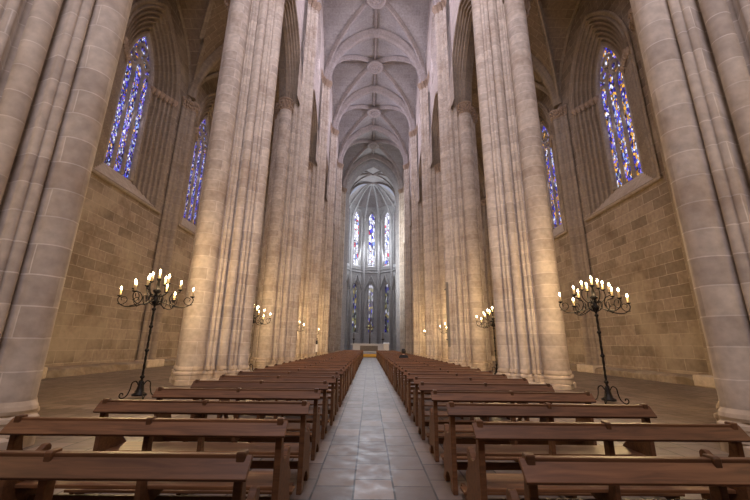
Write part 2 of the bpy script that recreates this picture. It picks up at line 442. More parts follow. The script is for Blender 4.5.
# nave shafts rising over the wall to the vault
UC=[(1.37,0,.25)]+[(x,y,r) for x,y,r in PCIRC if x>.45 and abs(y)<.85 and r<.3]
uprof=[]
for i in range(121):
    th=-PI*.36+PI*.72*i/120; r=radial(th,UC,lambda t:.9/max(.2,math.cos(t))); uprof.append((r*math.cos(th),r*math.sin(th)))
m1=MB(); m1.grid([[(x,y,z) for x,y in uprof] for z in [ARC+(SPN-.7-ARC)*i/16 for i in range(17)]],smooth=True)
m1.build('vault_shaft',M['pier'],protoP)
m1=MB(); rows=[]
for z,s,a in ((-.75,0,0),(-.7,.06,0),(-.62,.02,.02),(-.45,.06,.05),(-.25,.14,.06),(-.1,.18,.04),(-.06,.2,0),(.02,.2,0)):
    row=[]
    for i,(x,y) in enumerate(uprof):
        r=math.hypot(x,y); q=1+(s+a*math.sin(i*1.3+z*11))/r; row.append((x*q,y*q,SPN+z))
    rows.append(row)
m1.grid(rows,smooth=False); n=len(uprof); m1.add(rows[-1],[tuple(range(n))]); m1.build('vault_capital',M['capital'],protoP)
first=True
for si,side in ((-1,'left'),(1,'right')):
    for k,y in enumerate(PYS):
        if k==0: continue
        lab='massive clustered stone pier, %s along the %s side of the nave'%(ordw[k-1],side)
        rz=0 if si<0 else PI
        if first:
            protoP.location=(si*PX,y,0); protoP['label']=lab; protoP.rotation_euler=(0,0,rz); first=False
        else: dup(protoP,(si*PX,y,0),rz,lab)

# ------------------------------------------------------------------ nave arcade walls (two faces, mouldings, clerestory windows)
AW_W=3.8; AW_C=2.0
CLW,CLC,CLZ,CLS=1.35,2.0,25.4,29.4
wn=1
for si,side in ((-1,'left'),(1,'right')):
    mb=MB(); mo=MB()
    for k in range(len(PYS)-2):         # the last bay is the open crossing
        yc=(PYS[k]+PYS[k+1])/2
        top=lambda s: SPN+pz(s,B/2,CL)
        ops=[opening(ARC,ARC,AW_W,AW_C)]
        if k>=1: ops.append(opening(CLZ,CLS,CLW,CLC))
        wall_panel(mb,lambda s,z: (si*NW,yc+s,z),-B/2,B/2,lambda s:ARC,top,ops,n=40,flip=si>0)
        atop=lambda s: 23.7
        wall_panel(mb,lambda s,z: (si*AW,yc+s,z),-B/2,B/2,lambda s:ARC,lambda s:max(ARC,atop(s),ARC+pz(s,AW_W,AW_C)),[opening(ARC,ARC,AW_W,AW_C)],n=40,flip=si<0)
        h=(AW-NW)/2
        pr=roll_profile(0,AW_W,h,2.95,5,.09); pr=pr+[(2*h-d,w) for d,w in reversed(pr[:-1])]
        moulded(mo,pr,AW_C,ARC,ARC,lambda s,z,d: (si*(NW+d),yc+s,z),flip=si<0)
        if k>=1:
            moulded(mb,[(0,CLW),(.25,CLW-.05),(.3,CLW-.2),(.7,CLW-.35)],CLC,CLS,CLZ,lambda s,z,d:(si*(NW+d),yc+s,z),flip=si<0)
            mb.add([(si*NW,yc-CLW,CLZ),(si*NW,yc+CLW,CLZ),(si*(NW+.7),yc+CLW-.35,CLZ+.3),(si*(NW+.7),yc-CLW+.35,CLZ+.3)],[(0,1,2,3)])
            g=MB(); w=CLW-.3; pts=arch_paths(w,CLC,CLS,CLZ+.1)
            g.add([(si*(NW+.66),yc+s,z) for s,z in pts],[tuple(range(len(pts)))],[[(s,z) for s,z in pts]])
            wo=bpy.data.objects.new('window_%d'%wn,None); C.objects.link(wo); wo['kind']='structure'; wo.location=(0,0,0); wn+=1
            g.build('pane',M['glass_clear'],wo)
            fr=MB()
            for q in (-.35,.35): fr.tube([(si*(NW+.6),yc+q,CLZ+.1),(si*(NW+.6),yc+q,CLS+1.2)],.07,6)
            fr.build('mullion',M['rib'],wo)
    struct('wall_nave_%s'%side,mb,M['navewall'])
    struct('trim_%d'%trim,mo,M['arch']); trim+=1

# ------------------------------------------------------------------ aisle vaults
for si,side in ((-1,'left'),(1,'right')):
    mb=MB(); rb=MB()
    for k in range(len(AYS)-1):
        yc=(AYS[k]+AYS[k+1])/2; n=24
        mb.grid([[(si*(AC-AH+2*AH*j/n),yc-AB/2+AB*i/n,aisle_z(-AH+2*AH*j/n,-AB/2+AB*i/n)) for j in range(n+1)] for i in range(n+1)],smooth=False)
        for sg in (1,-1):
            L=math.hypot(AH,AB/2)
            pts=[(si*(AC+x),yc+sg*x/AH*AB/2,aisle_z(x,AB/2)) for x in [-AH*.98+2*AH*.98*i/30 for i in range(31)]]
            rib_sweep2=[]
            rows=[]
            for i,p in enumerate(pts):
                t=(Vector(pts[min(i+1,30)])-Vector(pts[max(i-1,0)])).normalized(); s=Vector((-sg*(AB/2)/L,AH/L,0)); nn=t.cross(s).normalized()
                if nn.dot(Vector((-si*.5,0,-1)))<0: nn=-nn
                rows.append([tuple(Vector(p)+s*l+nn*d) for l,d in rprof(.15,.28)])
            rb.grid(rows,smooth=True)
        for sx in (si,):
            pts=[(si*AC+sx*(AH-.02),yc-AB/2+AB*i/24,SPA+pz(-AB/2+AB*i/24,AB/2,CAL)) for i in range(25)]
            rb.tube(pts,.13,8,False)
    for y in AYS:
        pts=[(si*(AC+x),y,aisle_z(x,AB/2)) for x in [-(AH-.02)+2*(AH-.02)*i/36 for i in range(37)]]
        rows=[]
        for i,p in enumerate(pts):
            t=(Vector(pts[min(i+1,len(pts)-1)])-Vector(pts[max(i-1,0)])).normalized(); s=Vector((0,1,0)); nn=t.cross(s).normalized()
            if nn.dot(Vector((-si*.5,0,-1)))<0: nn=-nn
            rows.append([tuple(Vector(p)+s*l+nn*d) for l,d in rprof(.34,.42)])
        rb.grid(rows,smooth=True)
        for e in (rows[0],rows[-1]): rb.add(e,[tuple(range(len(e)))])
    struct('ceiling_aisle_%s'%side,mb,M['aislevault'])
    struct('trim_%d'%trim,rb,M['arch']); trim+=1

# ------------------------------------------------------------------ aisle walls, windows
OW,OC,OS,OZ=2.6,3.1,16.1,8.9       # outer order of the window splay
GX,GW,GZ=13.6,1.12,10.0           # glass plane, half-width, glass foot
for si,side in ((-1,'left'),(1,'right')):
    mb=MB()
    for k in range(len(AYS)-1):
        yc=(AYS[k]+AYS[k+1])/2
        ops=[opening(OZ,OS,OW,OC)] if 1<=k<=4 else []
        wall_panel(mb,lambda s,z:(si*WX,yc+s,z),-AB/2,AB/2,lambda s:0,lambda s:SPA+pz(s,AB/2,CAL)+.05,ops,n=36,flip=si>0)
    mb.add([(si*WX,AYS[-1],0),(si*WX,58.6,0),(si*WX,58.6,36),(si*WX,AYS[-1],36)],[(0,1,2,3)])
    mb.add([(si*WX,-7,0),(si*WX,AYS[0],0),(si*WX,AYS[0],24),(si*WX,-7,24)],[(0,1,2,3)])
    mb.add([(si*WX,PYS[-2],16),(si*WX,AYS[-1],16),(si*WX,AYS[-1],36),(si*WX,PYS[-2],36)],[(0,1,2,3)])
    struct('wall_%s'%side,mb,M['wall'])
    for yc in WCY:
        k=round(yc)
        mp=lambda s,z,d:(si*(WX+d),yc+s,z)
        w=bpy.data.objects.new('window_%d'%wn,None); C.objects.link(w); w['kind']='structure'; wn+=1
        # splayed jambs and arch mouldings
        m1=MB(); pr=[(-.05,OW+.22),(-.10,OW+.14),(-.05,OW+.03)]+roll_profile(0,OW,GX-WX,GW,6,.115)
        moulded(m1,pr,OC,OS,OZ-.05,mp,flip=si<0); m1.build('moulded_jamb',M['arch'],w)
        # sloping sill and string course
        m1=MB(); m1.add([mp(-OW,OZ,0),mp(OW,OZ,0),mp(GW,GZ,GX-WX),mp(-GW,GZ,GX-WX)],[(0,1,2,3)])
        for a in (-1,1): m1.add([mp(a*OW,OZ,0),mp(a*GW,GZ,GX-WX),mp(a*OW*1.02,OZ,GX-WX)],[(0,1,2)])
        m1.build('sloping_sill',M['base'],w)
        m1=MB(); x0,x1=sorted((si*(WX-.14),si*(WX+.02))); m1.box(x0,x1,yc-OW-.3,yc+OW+.3,OZ-.22,OZ-.02); m1.build('sill_course',M['arch'],w,.04)
        # jamb capitals
        m1=MB()
        for a in (-1,1):
            for q in range(6):
                f=(q+.5)/6; ww=OW+(GW-OW)*f-.04; d=(GX-WX)*f-.06
                cx,cy,cz=mp(a*ww,OS,d)
                m1.lathe([(.10,-.34),(.14,-.31),(.10,-.27),(.15,-.16),(.21,-.05),(.19,-.01),(.22,.04),(.12,.10)],(cx,cy,cz),9)
        m1.build('jamb_capitals',M['capital'],w)
        # stained glass, three lights under tracery
        g=MB(); pts=arch_paths(GW+.02,OC,OS+.0,GZ)
        g.add([mp(s,z,GX-WX+.05) for s,z in pts],[tuple(range(len(pts)))],[[(s+k*3.1,z) for s,z in pts]]); g.build('pane',M['glass_left'] if si<0 else M['glass_right'],w)
        fr=MB(); dd=GX-WX
        for q in (-GW/3,GW/3): fr.tube([mp(q,GZ,dd),mp(q,OS+.35,dd)],.105,8)
        for q in (-1,0,1):
            c0=q*GW*2/3; hw=GW/3
            for (w_,c_) in ((hw,.25),):
                fr.tube([mp(c0+s,z,dd) for s,z in arch_paths(w_,c_,OS-.15+(.35 if q==0 else 0),OS-.15+(.35 if q==0 else 0),na=6)],.11,6)
        for (a,b,r) in ((-.40,.95,.29),(.40,.95,.29),(0,1.62,.33)):
            fr.tube([mp(a+r*math.cos(t),OS+b+r*math.sin(t),dd) for t in [2*PI*i/14 for i in range(15)]],.10,6,False)
        fr.tube([mp(s,z,dd) for s,z in arch_paths(GW,OC,OS,GZ)],.16,8)
        fr.build('tracery',M['rib'],w)
    # wall shafts, one cluster per pier line
    for k,y in enumerate(AYS[1:-1]):
        t=thing('wall_shaft','slim stone wall shaft cluster between windows, %s one along the %s aisle wall'%(ordw[k],side),'wall shaft',(si*WX,y,0),'wall shafts of the aisles')
        cs=[(.42,0,.21)]+[(.20,q*.36,.13) for q in (-1,1)]+[(.08,q*.62,.11) for q in (-1,1)]+[(.30,q*.21,.06) for q in (-1,1)]
        pr=[]
        for i in range(61):
            th=-PI*.47+PI*.94*i/60; r=radial(th,cs,lambda q:min(.10/max(.02,math.cos(q)),.72)); pr.append((-si*r*math.cos(th),r*math.sin(th)))
        m1=MB(); m1.grid([[(x,yy,z) for x,yy in pr] for z in [.3+(SPA-.9)*i/12 for i in range(13)]],smooth=True,flip=si>0); m1.build('shafts',M['arch'],t)
        m1=MB(); rows=[]
        for z,s,a in ((-.62,0,0),(-.58,.05,0),(-.5,.02,.02),(-.3,.08,.05),(-.12,.14,.05),(-.08,.17,0),(.02,.17,0)):
            row=[]
            for i,(x,yy) in enumerate(pr):
                r=math.hypot(x,yy); q=1+(s+a*math.sin(i*1.7+z*13))/r; row.append((x*q,yy*q,SPA+z))
            rows.append(row)
        m1.grid(rows,smooth=False); m1.add(rows[-1],[tuple(range(61))])
        for q in range(14):
            i=4+4*q; x,yy=pr[min(i,60)]; rr=math.hypot(x,yy)
            for d,z in ((.09,-.42),(.15,-.2)):
                m1.lathe([(0,-.09),(.06,-.05),(.07,0),(.045,.06),(0,.1)],(x*(1+d/rr),yy*(1+d/rr),SPA+z+random.uniform(-.03,.03)),6)
        m1.build('capital',M['capital'],t)
        m1=MB(); x0,x1=sorted((0,-si*.75)); m1.box(x0,x1,-.8,.8,0,.42); m1.build('base',M['base'],t,.05)
    # worn stone ledge along the foot of the wall
    mb=MB(); rows=[]
    for i in range(80):
        y=-7+65*i/79; j=lambda s:random.uniform(-s,s)
        rows.append([(si*(12.15+j(.05)),y,0),(si*(12.16+j(.06)),y,.26+j(.05)),(si*(12.3+j(.05)),y,.34+j(.03)),(si*12.82,y,.36)])
    mb.grid(rows,smooth=False,flip=si<0); struct('baseboard_%s'%side,mb,M['ledge'])

# ------------------------------------------------------------------ west wall behind, east ends, transept cover
mb=MB(); mb.add([(-13,-7,0),(13,-7,0),(13,-7,36),(-13,-7,36)],[(0,1,2,3)]); struct('wall_back',mb,M['wall'])
mb=MB()
for si in (-1,1):
    mb.add([(si*5.2,58.6,0),(si*13,58.6,0),(si*13,58.6,36),(si*5.2,58.6,36)],[(0,1,2,3)])
    mb.add([(si*AW,49.15,ARC),(si*13,49.15,ARC),(si*13,49.15,36),(si*NW,49.15,36)],[(0,1,2,3)])
struct('wall_transept',mb,M['apse'])
mb=MB()
for si in (-1,1):
    yc=(PYS[-1]+PYS[-2])/2
    mb.grid([[(si*x,yc-B/2+B*i/16,SPN+pz(-B/2+B*i/16,B/2,CL)) for x in (HN,9,13)] for i in range(17)],smooth=True)
struct('ceiling_transept',mb,M['vault'])

# ------------------------------------------------------------------ chancel arch and apse
AY=58.6; AX=4.75; ASP,AAP=27.0,33.8; CC=cfit(AX,AAP-ASP)
mb=MB()
wall_panel(mb,lambda s,z:(s,AY,z),-HN,HN,lambda s:0,lambda s:SPN+pz(s,HN,CT),[opening(0,ASP,AX,CC)],n=60)
moulded(mb,roll_profile(0,AX,1.0,AX-.55,4,.10),CC,ASP,0,lambda s,z,d:(s,AY+d,z),flip=True)
struct('wall_chancel',mb,M['apse'])
APO=4.9; CY=66.2; HWF=APO*math.tan(PI/10); VS=29.6; VC=33.2
mb=MB(); sh=MB()
for sx in (-1,1):
    mb.add([(sx*APO,AY+.8,0),(sx*APO,CY,0),(sx*APO,CY,VS),(sx*APO,AY+.8,VS)],[(0,1,2,3)])
UPW=dict(z0=16.8,sp=27.4,w=.60,c=1.0); LOW=dict(z0=3.4,sp=12.4,w=.50,c=.9)
for q in (-2,-1,0,1,2):
    a=q*PI/5; nx,ny=math.sin(a),math.cos(a); tx,ty=math.cos(a),-math.sin(a)
    mp=lambda s,z,d=0:(nx*(APO+d)+tx*s, CY+ny*(APO+d)+ty*s, z)
    ops=[opening(o['z0'],o['sp'],o['w']+.3,o['c']) for o in (LOW,UPW)]
    wall_panel(mb,mp,-HWF,HWF,lambda s:0,lambda s:VS+.3,ops,n=24)
    for o,nm,gm in ((LOW,'lower',M['glass_apse_low']),(UPW,'upper',M['glass_apse'])):
        w=bpy.data.objects.new('window_%d'%wn,None); C.objects.link(w); w['kind']='structure'; wn+=1
        m1=MB(); moulded(m1,roll_profile(0,o['w']+.3,.7,o['w'],3,.06),o['c'],o['sp'],o['z0'],lambda s,z,d:mp(s,z,d)); 
        m1.add([mp(-o['w']-.3,o['z0'],0),mp(o['w']+.3,o['z0'],0),mp(o['w'],o['z0']+.4,.7),mp(-o['w'],o['z0']+.4,.7)],[(0,1,2,3)])
        m1.build('moulded_jamb',M['apse'],w)
        pts=arch_paths(o['w']+.02,o['c'],o['sp'],o['z0'])
        m1=MB(); m1.add([mp(s,z,.66) for s,z in pts],[tuple(range(len(pts)))],[[(s+q*5,z) for s,z in pts]]); m1.build('pane',gm,w)
        m1=MB(); m1.tube([mp(0,o['z0'],.62),mp(0,o['sp']+.3,.62)],.06,6)
        for zz in (o['z0']+3.1,o['z0']+6.2): m1.tube([mp(-o['w'],zz,.62),mp(o['w'],zz,.62)],.04,6)
        m1.build('mullion',M['apse'],w)
    # gablet over the lower light
    m1=None
    sh.tube([mp(-1.15,11.9,-.12),mp(-.6,13.6,-.12),mp(0,15.0,-.12),mp(.6,13.6,-.12),mp(1.15,11.9,-.12)],.11,6)
for q in range(6):
    a=(q-2.5)*PI/5; R=APO/math.cos(PI/10)-.1
    x,y=R*math.sin(a),CY+R*math.cos(a)
    for dx in (-.17,0,.17):
        sh.tube([(x+dx*math.cos(a),y-dx*math.sin(a)-.05,0),(x+dx*math.cos(a),y-dx*math.sin(a)-.05,VS-2.5)],.13 if dx else .19,8)
    sh.lathe([(.2,-.5),(.28,-.4),(.22,-.3),(.42,0),(.42,.1)],(x,y-.05,VS-2.5),10)
    pts=[]
    for i in range(15):
        t=i/14; r=R*(1-t); pts.append((r*math.sin(a),CY+r*math.cos(a)+.0,VS-2.5+(VC-VS+2.4)*math.sin(t*PI/2)))
    sh.tube(pts,.17,8)
    pts=[]
for q in range(5):
    a0=(q-2.5)*PI/5; a1=(q-1.5)*PI/5; R=APO/math.cos(PI/10)
    for zz,rr in ((15.6,.14),(16.2,.08)):
        sh.tube([(R*math.sin(a0)*.985,CY+R*math.cos(a0)*.985,zz),(R*math.sin(a1)*.985,CY+R*math.cos(a1)*.985,zz)],rr,6,False)
struct('wall_apse',mb,M['apse']); struct('trim_%d'%trim,sh,M['apse']); trim+=1
mb=MB(); rows=[]
for i in range(13):
    t=i/12; row=[]
    for q in range(-20,21):
        a=q*PI/40; R=APO/math.cos(PI/10)+.1; r=R*(1-t)
        seg=abs(((q+4)%8)-4)/4.0
        lift=.0
        row.append((r*math.sin(a),CY+r*math.cos(a),VS+(VC-VS)*math.sin(t*PI/2)))
    rows.append(row)
mb.grid(rows,smooth=True)
CH=cfit(APO,VC-VS)
mb.grid([[(x,y,z) for x,z in arch_paths(APO,CH,VS,VS,na=16)] for y in (AY+.9,62.5,CY+.02)],smooth=True)
struct('ceiling_apse',mb,M['vault'])
mb=MB()
for y in (62.4,CY):
    rows=[]
    mb.tube([(x,y,z) for x,z in arch_paths(APO-.1,CH,VS,VS,na=14)],.2,8,False)
for sg in (-1,1):
    mb.tube([(x*.98,62.4+sg*x*.72,VS+pz(x,APO,CH)-.1) for x in [-APO+APO*2*i/24 for i in range(25)]],.14,8,False)
struct('trim_%d'%trim,mb,M['rib']); trim+=1

# ------------------------------------------------------------------ dais, altar furniture
t=thing('altar_dais','low dais with an ochre front closing the far end of the aisle','platform',(0,41.6,0))
m1=MB(); m1.box(-3.6,3.6,0,.06,.02,.36); m1.build('front_board',M['gold'],t)
m1=MB(); m1.box(-3.6,3.6,.06,16.9,0,.40); m1.build('platform_deck',M['floor'],t)
t=thing('altar_table','long white stone altar at the far end of the nave','altar',(-.2,50,.40))
m1=MB(); m1.box(-2.5,2.5,-.5,.5,.95,1.12); m1.build('altar_top',M['marble'],t,.03)
m1=MB(); m1.box(-2.2,2.2,-.38,.38,0,.95); m1.build('altar_block',M['marble'],t,.02)
m1=MB(); m1.box(-1.2,1.2,-.42,-.37,.15,.85); m1.build('carved_panel',M['carving'],t,.01)
t=thing('stone_lectern','white block lectern standing right of the far altar','lectern',(2.05,47.6,.40))
m1=MB(); m1.box(-.32,.32,-.25,.25,0,1.05); m1.build('pedestal',M['marble'],t,.02)
m1=MB(); m1.prism_x([(-.3,1.05),(.3,1.05),(.3,1.28),(-.3,1.16)],-.38,.38); m1.build('reading_slope',M['marble'],t,.01)
t=thing('crucifix','tall dark crucifix standing behind the altar','crucifix',(-.1,52.2,.40))
m1=MB(); m1.box(-.1,.1,-.07,.07,.1,4.6); m1.build('upright',M['bronze'],t,.01)
m1=MB(); m1.box(-.62,.62,-.06,.06,3.35,3.53); m1.build('crossbar',M['bronze'],t,.01)
m1=MB(); m1.lathe([(.0,0),(.42,0),(.42,.08),(.2,.16),(.12,.4),(0,.4)],n=14); m1.build('foot',M['bronze'],t)
m1=MB()
m1.tube([(0,-.1,1.9),(.02,-.12,2.4),(0,-.12,2.9),(0,-.11,3.25)],[.06,.09,.13,.12],8); m1.lathe([(0,-.12),(.09,-.05),(.1,.05),(0,.13)],(0,-.13,3.45),8)
for a in (-1,1): m1.tube([(0,-.1,3.2),(a*.3,-.1,3.38),(a*.55,-.09,3.46)],[.07,.05,.04],6)
m1.build('carved_figure',M['carving'],t)
for x,lab in ((-2.35,'tall dark candlestick left of the altar'),(1.75,'tall dark candlestick right of the altar')):
    t=thing('altar_candlestick',lab,'candlestick',(x,51.3,.40),'candlesticks beside the altar')
    m1=MB(); m1.lathe([(0,0),(.3,0),(.3,.06),(.1,.15),(.07,.6),(.13,.7),(.07,.8),(.06,1.6),(.2,1.75),(.2,1.8),(0,1.8)],n=12); m1.build('stem',M['bronze'],t)
    m1=MB(); m1.lathe([(.07,1.8),(.07,2.6),(0,2.62)],n=10); m1.build('candle',M['carving'],t)

# ------------------------------------------------------------------ pews
PLn=2.06
endout=[(-.045,0),(-.04,.06),(-.035,.12),(-.035,.81),(.03,.81),(.036,.645),(.05,.575),(.085,.52),(.13,.497),(.18,.498),(.225,.52),(.262,.548),(.295,.55),(.318,.527),(.318,.485),(.30,.445),(.31,.405),(.35,.37),(.385,.34),(.388,.30),(.362,.265),(.36,.235),(.385,.20),(.38,.14),(.362,.10),(.39,.055),(.41,.04),(.41,0),(.31,0),(.30,.05),(.26,.10),(.20,.13),(.13,.125),(.08,.095),(.06,.05),(.055,0)]
midout=[(-.04,0),(-.03,.1),(-.04,.80),(-.03,.808),(.03,.808),(.035,.40),(.06,.302),(.34,.302),(.34,.25),(.28,.21),(.16,.19),(.09,.18),(.07,0)]
pew=thing('wooden_pew','x','pew',(0,0,0),'pews')
for sx in (-1,1):
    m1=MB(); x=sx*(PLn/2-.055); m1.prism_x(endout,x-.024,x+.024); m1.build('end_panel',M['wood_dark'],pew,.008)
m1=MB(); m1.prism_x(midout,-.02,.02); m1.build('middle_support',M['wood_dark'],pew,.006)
m1=MB(); a=(-.006,.792); b=(-.094,.702); nx,nz=-.71,.70; th=.022
m1.prism_x([a,b,(b[0]-nx*th,b[1]-nz*th),(a[0]-nx*th,a[1]-nz*th)],-PLn/2,PLn/2); m1.build('book_rest',M['wood'],pew,.004)
m1=MB(); m1.box(-PLn/2+.03,PLn/2-.03,-.022,.022,.772,.795); m1.build('top_rail',M['wood'],pew,.005)
m1=MB(); m1.box(-PLn/2+.04,PLn/2-.04,-.004,.016,.668,.775); m1.build('backrest',M['wood'],pew,.004)
m1=MB(); m1.box(-PLn/2+.08,PLn/2-.08,.05,.385,.305,.332); m1.build('seat',M['wood'],pew,.006)
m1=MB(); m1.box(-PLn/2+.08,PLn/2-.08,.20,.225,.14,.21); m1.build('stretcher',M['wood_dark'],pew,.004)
m1=MB(); m1.box(-PLn/2+.06,PLn/2-.06,-.33,-.19,.105,.128); kn=m1.build('kneeler',M['wood'],pew,.005)
for sx in (-1,0,1):
    m1=MB(); x=sx*(PLn/2-.12); m1.prism_x([(-.32,0),(-.32,.105),(-.04,.105),(-.04,.055),(-.2,.045),(-.21,0)],x-.02,x+.02); m1.build('kneeler_bracket',M['wood_dark'],kn,.004)
rowsY=[2.07,2.93,3.82,4.80,5.80]
while rowsY[-1]+.935<40.6: rowsY.append(rowsY[-1]+.935)
ord2=ordw+['twenty-first','twenty-second','twenty-third','twenty-fourth']
def pewlabel(i,side):
    if i==0: return 'brown wooden pew nearest the camera on the %s of the aisle'%side
    if i<20: return 'brown wooden pew, %s row from the camera on the %s of the aisle'%(ord2[i],side)
    z='before the third pier' if rowsY[i]<22.6 else ('between third and fourth piers' if rowsY[i]<31.4 else 'beyond the fourth pier')
    return 'small distant brown pew %s of the aisle, in the rows %s'%(side,z)
first=True
for side,cx in (('left',-1.82),('right',1.625)):
    for i,y in enumerate(rowsY):
        loc=(cx+(random.uniform(-.02,.02)),y+random.uniform(-.015,.015),0); rz=random.uniform(-.004,.004)
        if first: pew.location=loc; pew['label']=pewlabel(i,side); r=pew; first=False
        else: r=dup(pew,loc,rz,pewlabel(i,side))
        r['group']='pews %s of the aisle'%side

# ------------------------------------------------------------------ candelabra
def emis(name,col,s):
    m,nt,b=nodes(name); b.inputs['Base Color'].default_value=rgba(col); b.inputs['Emission Color'].default_value=rgba(col); b.inputs['Emission Strength'].default_value=s; return m
M['flame']=emis('candle_flame',(1,.80,.48),40)
def curve(pts,n=6):  # catmull-rom
    P=[Vector(p) for p in pts]; out=[]
    for i in range(len(P)-1):
        a=P[max(i-1,0)];b=P[i];c=P[i+1];d=P[min(i+2,len(P)-1)]
        for k in range(n):
            t=k/n; out.append(tuple(.5*((2*b)+(c-a)*t+(2*a-5*b+4*c-d)*t*t+(3*b-a-3*c+d)*t*t*t)))
    out.append(tuple(P[-1])); return out
cand=thing('candelabrum','x','candelabrum',(0,0,0),'wrought iron candelabra in the arcades')
m1=MB(); m1.lathe([(0,.06),(.17,.06),(.17,.10),(.10,.14),(.08,.24),(.05,.36),(.03,.40)],n=12)
m1.build('base',M['iron'],cand)
for q in range(4):
    a=PI/4+q*PI/2; R=lambda r,z:(r*math.cos(a),r*math.sin(a),z)
    m1=MB(); m1.tube(curve([R(.05,.30),R(.12,.40),R(.20,.36),R(.22,.22),R(.27,.08),R(.36,.02),R(.42,.06),R(.41,.13),R(.36,.13),R(.35,.09)]),.014,6)
    m1.build('scroll_foot',M['iron'],cand)
m1=MB(); rows=[]
for i in range(60):
    z=.38+i/59*1.95; tw=z*9
    rows.append([((.030 if k%2==0 else .022)*math.cos(2*PI*k/8+tw),(.030 if k%2==0 else .022)*math.sin(2*PI*k/8+tw),z) for k in range(8)])
m1.grid(rows,closed=True)
for z in (.5,1.15,1.75,2.2): m1.lathe([(.02,-.05),(.05,-.02),(.055,0),(.05,.02),(.02,.05)],(0,0,z),10)
m1.build('twisted_pole',M['iron'],cand)
m1=MB(); m1.lathe([(.03,2.28),(.07,2.33),(.10,2.42),(.06,2.5),(.05,2.62),(.11,2.68),(.05,2.74),(.03,2.95),(.07,3.0),(.075,3.03),(0,3.03)],n=10)
for q in range(8):
    a=2*PI*q/8; R=lambda r,z:(r*math.cos(a),r*math.sin(a),z)
    m1.tube(curve([R(.04,2.3),R(.15,2.38),R(.17,2.52),R(.1,2.6),R(.07,2.52)]),.011,5)
m1.build('hub',M['iron'],cand)
def candle_at(x,y,z,parent):
    c=MB(); c.lathe([(0,0),(.026,0),(.026,.15),(.012,.158),(0,.158)],n=8); co=c.build('candle',M['wax'],parent); co.location=(x,y,z)
    f=MB(); f.lathe([(0,0),(.016,.012),(.024,.035),(.017,.065),(.006,.09),(0,.10)],n=8); fo=f.build('flame_bulb',M['flame'],co); fo.location=(0,0,.155)
for q in range(4):
    a=q*PI/2+.03
    for tier,(r,z) in enumerate(((.95,2.55),(.58,2.74),(.28,2.90))):
        aa=a+(.0,.10,-.1)[tier]
        R=lambda rr,zz:(rr*math.cos(aa),rr*math.sin(aa),zz)
        m1=MB()
        if tier==0: pts=[R(.06,2.44),R(.25,2.36),R(.5,2.28),R(.75,2.26),R(.92,2.33),R(.985,2.44),R(.95,z-.02)]
        elif tier==1: pts=[R(.62,2.27),R(.42,2.34),R(.34,2.48),R(.40,2.62),R(.52,2.66),R(.58,2.68),R(.58,z-.02)]
        else: pts=[R(.05,2.6),R(.15,2.54),R(.26,2.62),R(.31,2.74),R(.29,z-.02)]
        m1.tube(curve(pts),.013,6)
        if tier==0:
            m1.tube(curve([R(.98,2.33),R(.84,2.32),R(.74,2.42),R(.80,2.52),R(.90,2.49),R(.88,2.42)]),.010,5)
            m1.tube(curve([R(.45,2.26),R(.55,2.36),R(.55,2.48),R(.46,2.50),R(.43,2.42)]),.010,5)
        x,y,_=R(r,0); m1.lathe([(.0,-.03),(.03,-.02),(.06,.0),(.062,.012),(.0,.012)],(x,y,z-.01),10)
        m1.build('scroll_arm',M['iron'],cand); candle_at(x,y,z,cand)
candle_at(0,0,3.03,cand)
first=True
cpos=[]
for k,yc in enumerate((9.6,17.75,26.75,35.6,.9)):  # last pair is added out of frame to warm the nearest piers
    for si,side in ((-1,'left'),(1,'right')):
        lab='black iron candelabrum with lit candles, %s on the %s, between two piers'%(['nearest','second','third','farthest','added out of frame beside the camera'][k],side)
        loc=(si*5.93,yc,0)
        if first: cand.location=loc; cand['label']=lab; first=False
        else: dup(cand,loc,(.0,.3,.2,.5,.1)[k]*si,lab)
        cpos.append(loc)
        l=bpy.data.lights.new('candle_light','POINT'); l.energy=(430,480,620,720,110)[k]; l.color=(1,.68,.33); l.shadow_soft_size=.45
        o=bpy.data.objects.new('candle_light',l); C.objects.link(o); o.location=(loc[0],loc[1],3.45)

# ------------------------------------------------------------------ dark upright strip, built as a slim column
t=thing('slim_column','slim dark grey upright strip on the third pier on the right','loudspeaker',(4.60,21.75,1.3))
m1=MB(); m1.box(-.075,.075,0,.12,0,3.9); m1.build('housing',M['column_grey'],t,.02)
m1=MB(); m1.box(-.055,.055,-.012,.004,.1,3.8); m1.build('front_strip',M['front_strip'],t,.004)
m1=MB()
for z in (.4,3.5): m1.box(-.03,.06,.12,.75,z,z+.06)
m1.build('bracket',M['iron'],t)

t=thing('slim_stand','slim dark stand with a pale panel beside the far left pews','stand',(-4.55,30.6,0))
m1=MB(); m1.lathe([(0,0),(.16,0),(.16,.03),(.03,.06),(.025,1.75),(.05,1.78),(.03,1.86),(0,1.88)],n=10); m1.build('post',M['bronze'],t)
m1=MB(); m1.box(-.08,.08,-.05,-.02,.75,1.35); m1.build('panel',M['marble'],t,.008)
m1=MB(); m1.box(-.07,.07,-.045,-.02,1.36,1.66); m1.build('dark_plaque',M['black'],t,.008)

